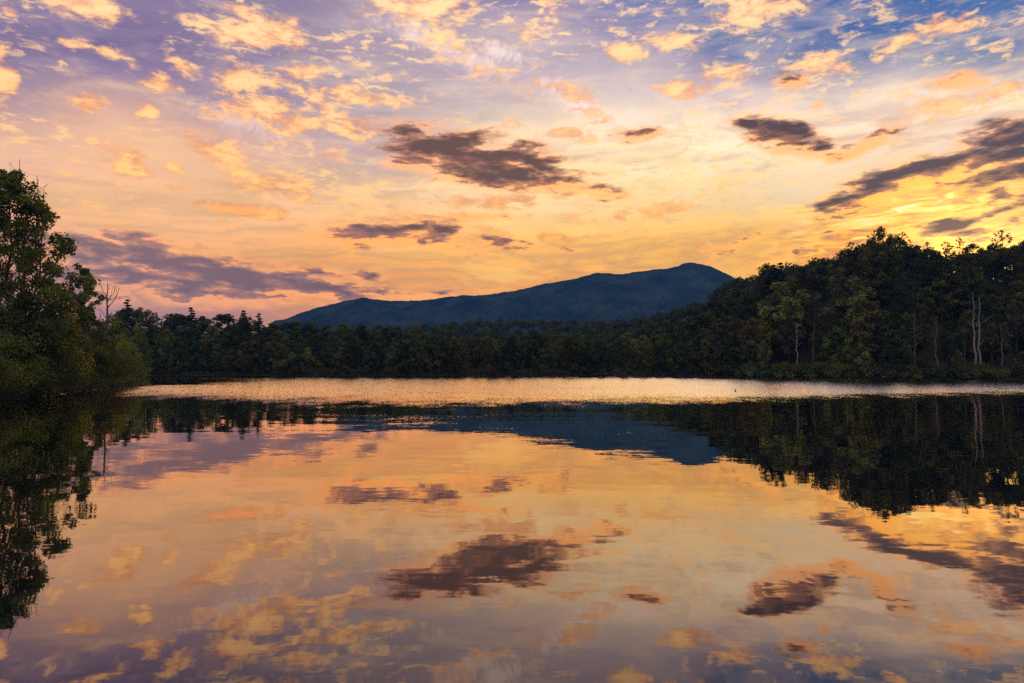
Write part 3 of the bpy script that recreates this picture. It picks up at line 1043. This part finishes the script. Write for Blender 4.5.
# a few lighter crowns standing out on the bank
for p, dd, top, co in ((779, 22, 281, GREEN), (856, 20, 275, OLIVE), (868, 14, 300, OLIVE), (838, 10, 325, GREEN)):
    Y = shore_y(p) + dd
    x = on_ray(p, Y)
    gz = float(ground_z(x, Y))
    t = plant(P_FAR[p % 6], x, Y, top_height(top, Y, gz), 20, tuple(c * 1.35 for c in co), p, "broadleaf_tree", None, "tree", None, 1.15)
    records.append([p, "light", t, co, False, 20])
# shrubs along the foot of the bank
for p in np.arange(726, 1050, 13.0):
    p = float(p + rng.normal() * 3)
    Y = shore_y(p) + 2.6 + 1.6 * rng.random()
    x = on_ray(p, Y)
    h = 2.6 + 1.9 * rng.random()
    t = plant(P_SHR[rng.integers(3)], x, Y, h, 4, [OLIVE, GREEN, DARK][rng.integers(3)], rng.random() * 6, "lakeside_shrub", None, "shrub", None, 1.0 + 0.25 * rng.random(), 0.1, ("stem", "foliage"))
    records.append([p, "shrub", t, OLIVE, False, h])

# labels: every one named by its row and by its place counted from a landmark
ZONES = [(0, 196, "where the far wood meets the point", "point"), (196, 290, "of the far wood short of the mountain", "point"),
         (290, 360, "under the mountain's low hump", "mountain's low end"), (360, 440, "under the mountain's level shoulder", "mountain's low end"),
         (440, 520, "under the mountain's gentle rise", "mountain's low end"), (520, 600, "under the mountain's main slope", "mountain's low end"),
         (600, 665, "under the slope below the summit", "mountain's low end"), (665, 735, "under the mountain's summit", "mountain's low end"),
         (735, 790, "on the bank before the forked snag", "mountain"), (790, 845, "on the bank around the forked snag", "mountain"),
         (845, 893, "on the bank before the red shelter", "mountain"), (893, 945, "on the bank past the red shelter", "mountain"),
         (945, 990, "around the twin bare trunks", "mountain"), (990, 1400, "past the twin bare trunks", "mountain")]
ROWN = {"water": "waterside tree", "low": "lower-slope tree", "middle": "mid-slope tree", "upper": "upper-slope tree", "skyline": "skyline tree", "spruce": "pointed dark spruce",
        "light": "paler green crowned tree", "shrub": "low waterside shrub"}
ORD = "first second third fourth fifth sixth seventh eighth ninth tenth".split()
cell = {}
for r in records:
    zi = next(i for i, z in enumerate(ZONES) if z[0] <= r[0] < z[1])
    cell.setdefault((zi, r[1]), []).append(r)
for (zi, rw), lst in cell.items():
    lst.sort(key=lambda r: r[0])
    z = ZONES[zi]
    for i, r in enumerate(lst):
        hue = "yellowish" if r[3] is YELLOW else "russet" if r[3] is RUST else "green" if r[3] is GREEN else "olive" if r[3] is OLIVE else "dark"
        if rw in ("spruce", "light"):
            hue = ""
        lead = (ORD[i] + " ") if len(lst) > 1 else ""
        lab = f"{lead}{hue} {ROWN[rw]} {z[2]}" + (f", from the {z[3]}" if len(lst) > 1 else "")
        lab = " ".join(lab.split()).replace(" ,", ",")
        tag(r[2], lab, "shrub" if rw == "shrub" else "tree", ("shrubs along the steep bank" if rw == "shrub" else "trees of the steep wooded bank" if zi >= 8 else "trees of the far shore wood"))

# ------------------------------------------------------------------ bare trunks on the bank
for p, base_dd, top, stems, seed, r, nb, reach, lab in (
        (977, 7.0, 292, 2, 71, 0.36, 6, 0.14, "tall pale pair of bare dead trunks standing close together on the bank"),
        (1002, 9.0, 326, 1, 75, 0.26, 2, 0.07, "short pale bare trunk past the twin dead trunks"),
        (937, 6.0, 318, 1, 73, 0.22, 3, 0.08, "slim straight pale bare trunk between red shelter and twin trunks"),
        (915, 9.0, 316, 1, 74, 0.2, 8, 0.16, "grey dead tree with crooked side branches near the red shelter"),
        (797, 9.0, 322, 1, 76, 0.26, 3, 0.22, "pale forked snag low on the steep bank"),
        (814, 12.0, 322, 1, 77, 0.2, 4, 0.12, "thin grey dead trunk beside the pale forked snag"),
        (965, 7.0, 343, 1, 78, 0.14, 2, 0.10, "smallest dead stem beside the twin bare trunks")):
    Y = shore_y(p) + base_dd
    x = on_ray(p, Y)
    gz = float(ground_z(x, Y))
    h = top_height(top, Y, gz)
    tk, br = snag(h, seed, stems, nb, r, 0.05 if stems == 2 else 0.03, reach)
    t = thing("dead_tree", lab, "dead tree", (x, Y, gz), 0, "bare dead trunks on the steep bank")
    link("trunk", tk, M_DEAD if p in (977, 797) else M_MIDDEAD, t)
    link("branches", br, M_DEAD if p in (977, 797) else M_MIDDEAD, t)

# ------------------------------------------------------------------ the wooded point at the near side
def near_tree(px, Y, top, cr_, bf, ncl, per, size, seed, color, label, name="broadleaf_tree", shape=0.6, **kw):
    x = on_ray(px, Y)
    gz = float(ground_z(x, Y))
    h = top_height(top, Y, gz)
    tm, cm = broadleaf(h, cr_, bf, ncl, per, size, seed, top=shape, **kw)
    t = thing(name, label, "tree", (x, Y, gz - 0.1), 0.0, "trees on the wooded point")
    link("trunk", tm, M_BARK, t)
    c = link("crown", cm, M_LEAF, t)
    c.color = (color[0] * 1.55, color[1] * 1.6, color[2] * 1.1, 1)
    return t


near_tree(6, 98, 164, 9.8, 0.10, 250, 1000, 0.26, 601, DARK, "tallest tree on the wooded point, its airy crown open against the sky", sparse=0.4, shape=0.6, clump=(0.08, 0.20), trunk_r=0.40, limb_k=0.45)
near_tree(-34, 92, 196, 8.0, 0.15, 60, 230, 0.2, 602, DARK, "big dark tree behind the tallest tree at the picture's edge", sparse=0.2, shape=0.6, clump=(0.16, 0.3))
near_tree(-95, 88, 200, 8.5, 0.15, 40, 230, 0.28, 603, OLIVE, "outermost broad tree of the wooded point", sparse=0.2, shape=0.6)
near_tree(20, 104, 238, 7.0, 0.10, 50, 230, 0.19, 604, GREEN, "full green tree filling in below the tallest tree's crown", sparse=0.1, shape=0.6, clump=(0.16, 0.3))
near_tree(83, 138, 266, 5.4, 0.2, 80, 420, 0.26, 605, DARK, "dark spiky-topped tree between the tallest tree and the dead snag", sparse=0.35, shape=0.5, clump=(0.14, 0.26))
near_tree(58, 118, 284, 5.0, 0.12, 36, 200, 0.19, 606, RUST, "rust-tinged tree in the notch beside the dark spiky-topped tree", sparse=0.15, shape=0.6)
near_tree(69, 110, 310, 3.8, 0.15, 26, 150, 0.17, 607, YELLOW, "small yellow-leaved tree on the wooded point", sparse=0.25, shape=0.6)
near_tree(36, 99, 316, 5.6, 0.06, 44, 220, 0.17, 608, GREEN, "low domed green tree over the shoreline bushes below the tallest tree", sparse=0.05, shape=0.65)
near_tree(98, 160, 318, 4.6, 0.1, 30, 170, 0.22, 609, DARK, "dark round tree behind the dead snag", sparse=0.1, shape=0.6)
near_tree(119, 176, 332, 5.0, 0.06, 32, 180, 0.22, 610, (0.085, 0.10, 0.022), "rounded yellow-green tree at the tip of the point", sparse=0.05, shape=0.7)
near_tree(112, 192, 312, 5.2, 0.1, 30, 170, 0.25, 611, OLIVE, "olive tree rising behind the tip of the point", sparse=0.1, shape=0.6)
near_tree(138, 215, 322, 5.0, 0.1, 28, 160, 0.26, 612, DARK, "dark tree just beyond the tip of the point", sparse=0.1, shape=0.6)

x, Y = on_ray(105, 152), 152.0
gz = float(ground_z(x, Y))
u = Y / F
z0 = lambda py: top_height(py, Y, gz)
tk, br = Tubes(8), Tubes(6)
tk.add([(-0.6, 0, -0.5), (-0.65, 0.1, z0(352)), (-0.5, 0, z0(341)), (0.1, 0.1, z0(330)), (0.3, 0, z0(318)), (0.25, 0.1, z0(306)), (0.1, 0, z0(298)), (0.3, 0.1, z0(289)), (0.15, 0, z0(279))],
       [0.36, 0.30, 0.27, 0.24, 0.21, 0.18, 0.14, 0.09, 0.03])
sr = np.random.default_rng(84)
for a, b, ra in (((-0.5, 0, 345), (-1.6, 0.7, 313), 0.14), ((0.1, 0.1, 331), (1.9, -0.8, 312), 0.15), ((0.25, 0.1, 305), (-1.0, 0.5, 291), 0.12), ((-1.0, 0.5, 291), (-2.1, 0.6, 281), 0.08),
                 ((0.2, 0, 301), (1.6, 0.4, 291), 0.12), ((1.6, 0.4, 291), (1.9, 0.3, 281), 0.07), ((0.3, 0, 308), (2.2, -0.5, 299), 0.13), ((2.2, -0.5, 299), (3.3, -0.7, 288), 0.10),
                 ((-1.0, 0.5, 291), (-1.3, 0.3, 280), 0.05), ((0.3, 0.1, 290), (1.0, -0.3, 281), 0.05), ((0.1, 0, 318), (-1.3, -0.9, 305), 0.08), ((2.7, -0.6, 294), (3.0, -1.2, 286), 0.04),
                 ((0.8, 0.2, 297), (0.9, 0.9, 286), 0.05), ((-1.6, 0.7, 313), (-2.2, 0.5, 306), 0.04)):
    limb(br, (a[0], a[1], z0(a[2])), (b[0], b[1], z0(b[2])), ra, ra * 0.4, sr, 5, 0.05)
tk, br = tk.mesh("trunk"), br.mesh("branches")
t = thing("dead_tree", "dark forked dead snag rising bare above the wooded point", "dead tree", (x, Y, gz), 0.6)
link("trunk", tk, M_DARKDEAD, t)
link("branches", br, M_DARKDEAD, t)
t.rotation_euler = (0, 0, 0)
x, Y = on_ray(33, 101), 101.0
gz = float(ground_z(x, Y))
tk, br = snag(top_height(159, Y, gz), 92, 3, 14, 0.20, 0.04, 0.09, 1.8)
t = thing("dead_tree", "thin leafless treetop of fine twigs poking above the tallest tree", "dead tree", (x, Y, gz), 0.2)
link("trunk", tk, M_DARKDEAD, t)
link("branches", br, M_DARKDEAD, t)

for p, dd, top, wide, co, lab in (
        (-60, 2.6, 345, 1.1, DARK, "dark bush outside the big bushes near the picture's edge"),
        (-22, 2.6, 338, 1.1, OLIVE, "olive bush at the water where the bushes begin"),
        (8, 2.6, 334, 1.0, GREEN, "first big green bush overhanging the water below the tallest tree"),
        (34, 2.8, 338, 1.0, DARK, "dark bush at the water between two greener bushes"),
        (54, 2.8, 348, 0.95, OLIVE, "mid-sized olive bush at the water below the yellow-leaved tree"),
        (71, 3.0, 346, 0.95, DARK, "dark bush at the water beside the yellowish bush"),
        (88, 3.0, 350, 0.95, DARK, "dark narrow bush below the dead snag"),
        (99, 3.2, 346, 1.0, (0.10, 0.09, 0.022), "yellowish bush at the water below the dead snag"),
        (113, 3.2, 352, 1.0, GREEN, "green bush at the water beneath the rounded yellow-green tree"),
        (127, 3.2, 354, 1.0, OLIVE, "last olive bush at the very tip of the point")):
    Y = None
    for yy in np.arange(60, 230, 0.5):
        if float(shore_dist(on_ray(p, yy), yy)) > dd:
            Y = float(yy)
        elif Y is not None:
            break
    if Y is None or Y > 225:
        Y = 100.0
    # the shore here runs along the line of sight: search outward from the water
    for yy in np.arange(230, 60, -0.5):
        x = on_ray(p, yy)
        dcur = float(shore_dist(x, yy))
        if p < 130 and 0 < dcur <= dd and yy < 205:
            Y = float(yy)
    x = on_ray(p, Y)
    gz = float(ground_z(x, Y))
    h = top_height(top, Y, gz)
    tm, cm = shrub(h, h * 0.62 * wide, 34, 260, 0.15, 700 + int(p))
    t = thing("lakeside_bush", lab, "bush", (x, Y, gz - 0.15), 0, "bushes along the wooded point")
    link("stem", tm, M_BARK, t)
    c = link("foliage", cm, M_LEAF, t)
    c.color = (co[0] * 1.15, co[1] * 1.12, co[2] * 1.0, 1)

# ------------------------------------------------------------------ forest behind, one mass
pts = []
while len(pts) < 2600:
    p = rng.uniform(-60, 1130)
    Y = rng.uniform(235, 700) if rng.random() < 0.8 else rng.uniform(400, 560)
    x = on_ray(p, Y)
    pts.append((x, Y))
pts = np.array(pts)
dd = shore_dist(pts[:, 0], pts[:, 1])
pts = pts[dd > 62]
pz = ground_z(pts[:, 0], pts[:, 1])
pxs = 512 + F * pts[:, 0] / pts[:, 1]
cen, rr, cnt = [], [], []
for (x, Y), z, pp in zip(pts, pz, pxs):
    hh = 12 + 4 * rng.random()
    lim = np.interp(pp, SKYLINE[:, 0], SKYLINE[:, 1])
    mxt = (HOR - lim) / F * Y + EYE - z - 1.5
    if Y < 400 and mxt < hh:
        hh = max(mxt, 5.0)
    for q in range(6):
        an = q * 1.05 + rng.random()
        ro = 0.0 if q == 0 else 2.6 * (0.7 + 0.6 * rng.random())
        r = 2.5 * (0.8 + 0.5 * rng.random())
        up = hh * (0.86 if q == 0 else 0.62 + 0.18 * rng.random())
        cen.append(np.array([x + math.cos(an) * ro, Y + math.sin(an) * ro, z + up - 1.0]))
        rr.append(r)
        cnt.append(24)
V, Fc, T = leaf_quads(cen, rr, cnt, 0.95, rng, flat=0.85)
fo = link("forest_canopy", make_mesh("forest_canopy", V, Fc, attr=T), M_LEAF)
fo.color = (*DARK, 1)
tag(fo, "dark forest covering the hills behind the shore trees", None, kind="stuff")

# low undergrowth along the far shores, uncountable
cen, rr, cnt = [], [], []
for p in np.arange(128, 1060, 2.2):
    Y = shore_y(p) + 1.2 + 3.5 * rng.random()
    x = on_ray(p, Y)
    z = float(ground_z(x, Y))
    r = 0.6 + 0.7 * rng.random()
    cen.append(np.array([x, Y, z + r * 0.4]))
    rr.append(r)
    cnt.append(34)
V, Fc, T = leaf_quads(cen, rr, cnt, 0.24, rng, flat=0.8)
ug = link("undergrowth", make_mesh("undergrowth", V, Fc, attr=T), M_LEAF)
ug.color = (*DARK, 1)
tag(ug, "low dark undergrowth fringing the far shoreline", None, kind="stuff")

# ------------------------------------------------------------------ small things
# red tarp shelter among the trunks
p = 898
Y = shore_y(p) + 5.5
x = on_ray(p, Y)
gz = float(ground_z(x, Y))
t = thing("tarp_shelter", "small red tarp shelter pitched among the dark trees on the bank", "shelter", (x, Y, gz), 0.15)
nu, nv_ = 9, 7
vv, ff = [], []
for i in range(nu):
    for j in range(nv_):
        u, v = i / (nu - 1), j / (nv_ - 1)
        sag = 0.12 * math.sin(math.pi * u) * math.sin(math.pi * v)
        vv.append((-1.1 + 2.2 * u, -0.9 + 1.8 * v, 2.35 - 0.9 * abs(v - 0.62) * 1.4 - sag))
for i in range(nu - 1):
    for j in range(nv_ - 1):
        a = i * nv_ + j
        ff.append((a, a + nv_, a + nv_ + 1, a + 1))
nb = len(vv)
me = make_mesh("canopy", vv, faces=ff, smooth=True)
tar = link("canopy", me, M_RED, t)
sm = tar.modifiers.new("thickness", 'SOLIDIFY')
sm.thickness = 0.02
for sx, sy in ((-1.05, -0.85), (1.05, -0.85), (-1.05, 0.85), (1.05, 0.85)):
    tb = Tubes(6)
    v = (sy + 0.9) / 1.8
    tb.add([(sx, sy, -0.3), (sx, sy, 2.35 - 0.9 * abs(v - 0.62) * 1.4)], [0.03, 0.025])
    link("pole", tb.mesh("pole"), M_DEAD, t)

# driftwood log at the waterline
p = 888
Y = shore_y(p) + 1.0
x = on_ray(p, Y)
tb = Tubes(8)
lr = np.random.default_rng(5)
limb(tb, (-1.6, 0, 0.25), (1.5, 0.15, 0.3), 0.24, 0.13, lr, 7, 0.03)
limb(tb, (0.6, 0.08, 0.3), (1.1, -0.25, 0.75), 0.08, 0.03, lr, 4, 0.03)
lg_ = link("driftwood_log", tb.mesh("driftwood_log"), M_DEAD)
lg_.location = (x, Y, float(ground_z(x, Y)))
tag(lg_, "pale driftwood log lying at the waterline below the red shelter", "log")

# a lone duck on the rippled water
p, py = 735, 391.5
Y = EYE * F / (py - HOR)
x = on_ray(p, Y)
t = thing("duck", "small dark duck floating alone on the rippled water", "duck", (x, Y, 0.0), R(70))
prof = [(-0.30, 0.13, 0.01), (-0.24, 0.11, 0.05), (-0.12, 0.08, 0.105), (0.0, 0.07, 0.125), (0.12, 0.08, 0.115), (0.19, 0.12, 0.085), (0.23, 0.20, 0.052), (0.25, 0.26, 0.045), (0.265, 0.30, 0.058),
        (0.31, 0.315, 0.052), (0.35, 0.305, 0.028), (0.40, 0.295, 0.022), (0.43, 0.29, 0.008)]
tb = Tubes(10)
tb.add([(a, 0, b) for a, b, c in prof], [c for a, b, c in prof])
bd = link("body", tb.mesh("body"), M_FEATHER, t)
t.scale = (1.25, 1.25, 1.25)

# two floating leaf scraps on the calm water
for p, py, lab in ((257, 411, "pale leaf scrap floating on dark water closer to the wooded point"), (312, 405.5, "pale leaf scrap floating just inside the breeze line")):
    Y = EYE * F / (py - HOR)
    x = on_ray(p, Y)
    vv = [(0, 0, 0.05)]
    k = 12
    for i in range(k):
        a = 2 * math.pi * i / k
        rr_ = 0.42 * (1 + 0.25 * math.cos(2 * a)) * (0.9 + 0.2 * rng.random())
        vv.append((math.cos(a) * rr_, math.sin(a) * rr_ * 0.6, 0.012 + 0.03 * abs(math.sin(a))))
    me = make_mesh("floating_leaf", vv, faces=[(0, i + 1, (i + 1) % k + 1) for i in range(k)])
    o = link("floating_leaf", me, M_DEAD)
    o.location = (x, Y, 0.01)
    so = o.modifiers.new("thickness", 'SOLIDIFY')
    so.thickness = 0.012
    tag(o, lab, "leaf", "leaf scraps floating on the lake")
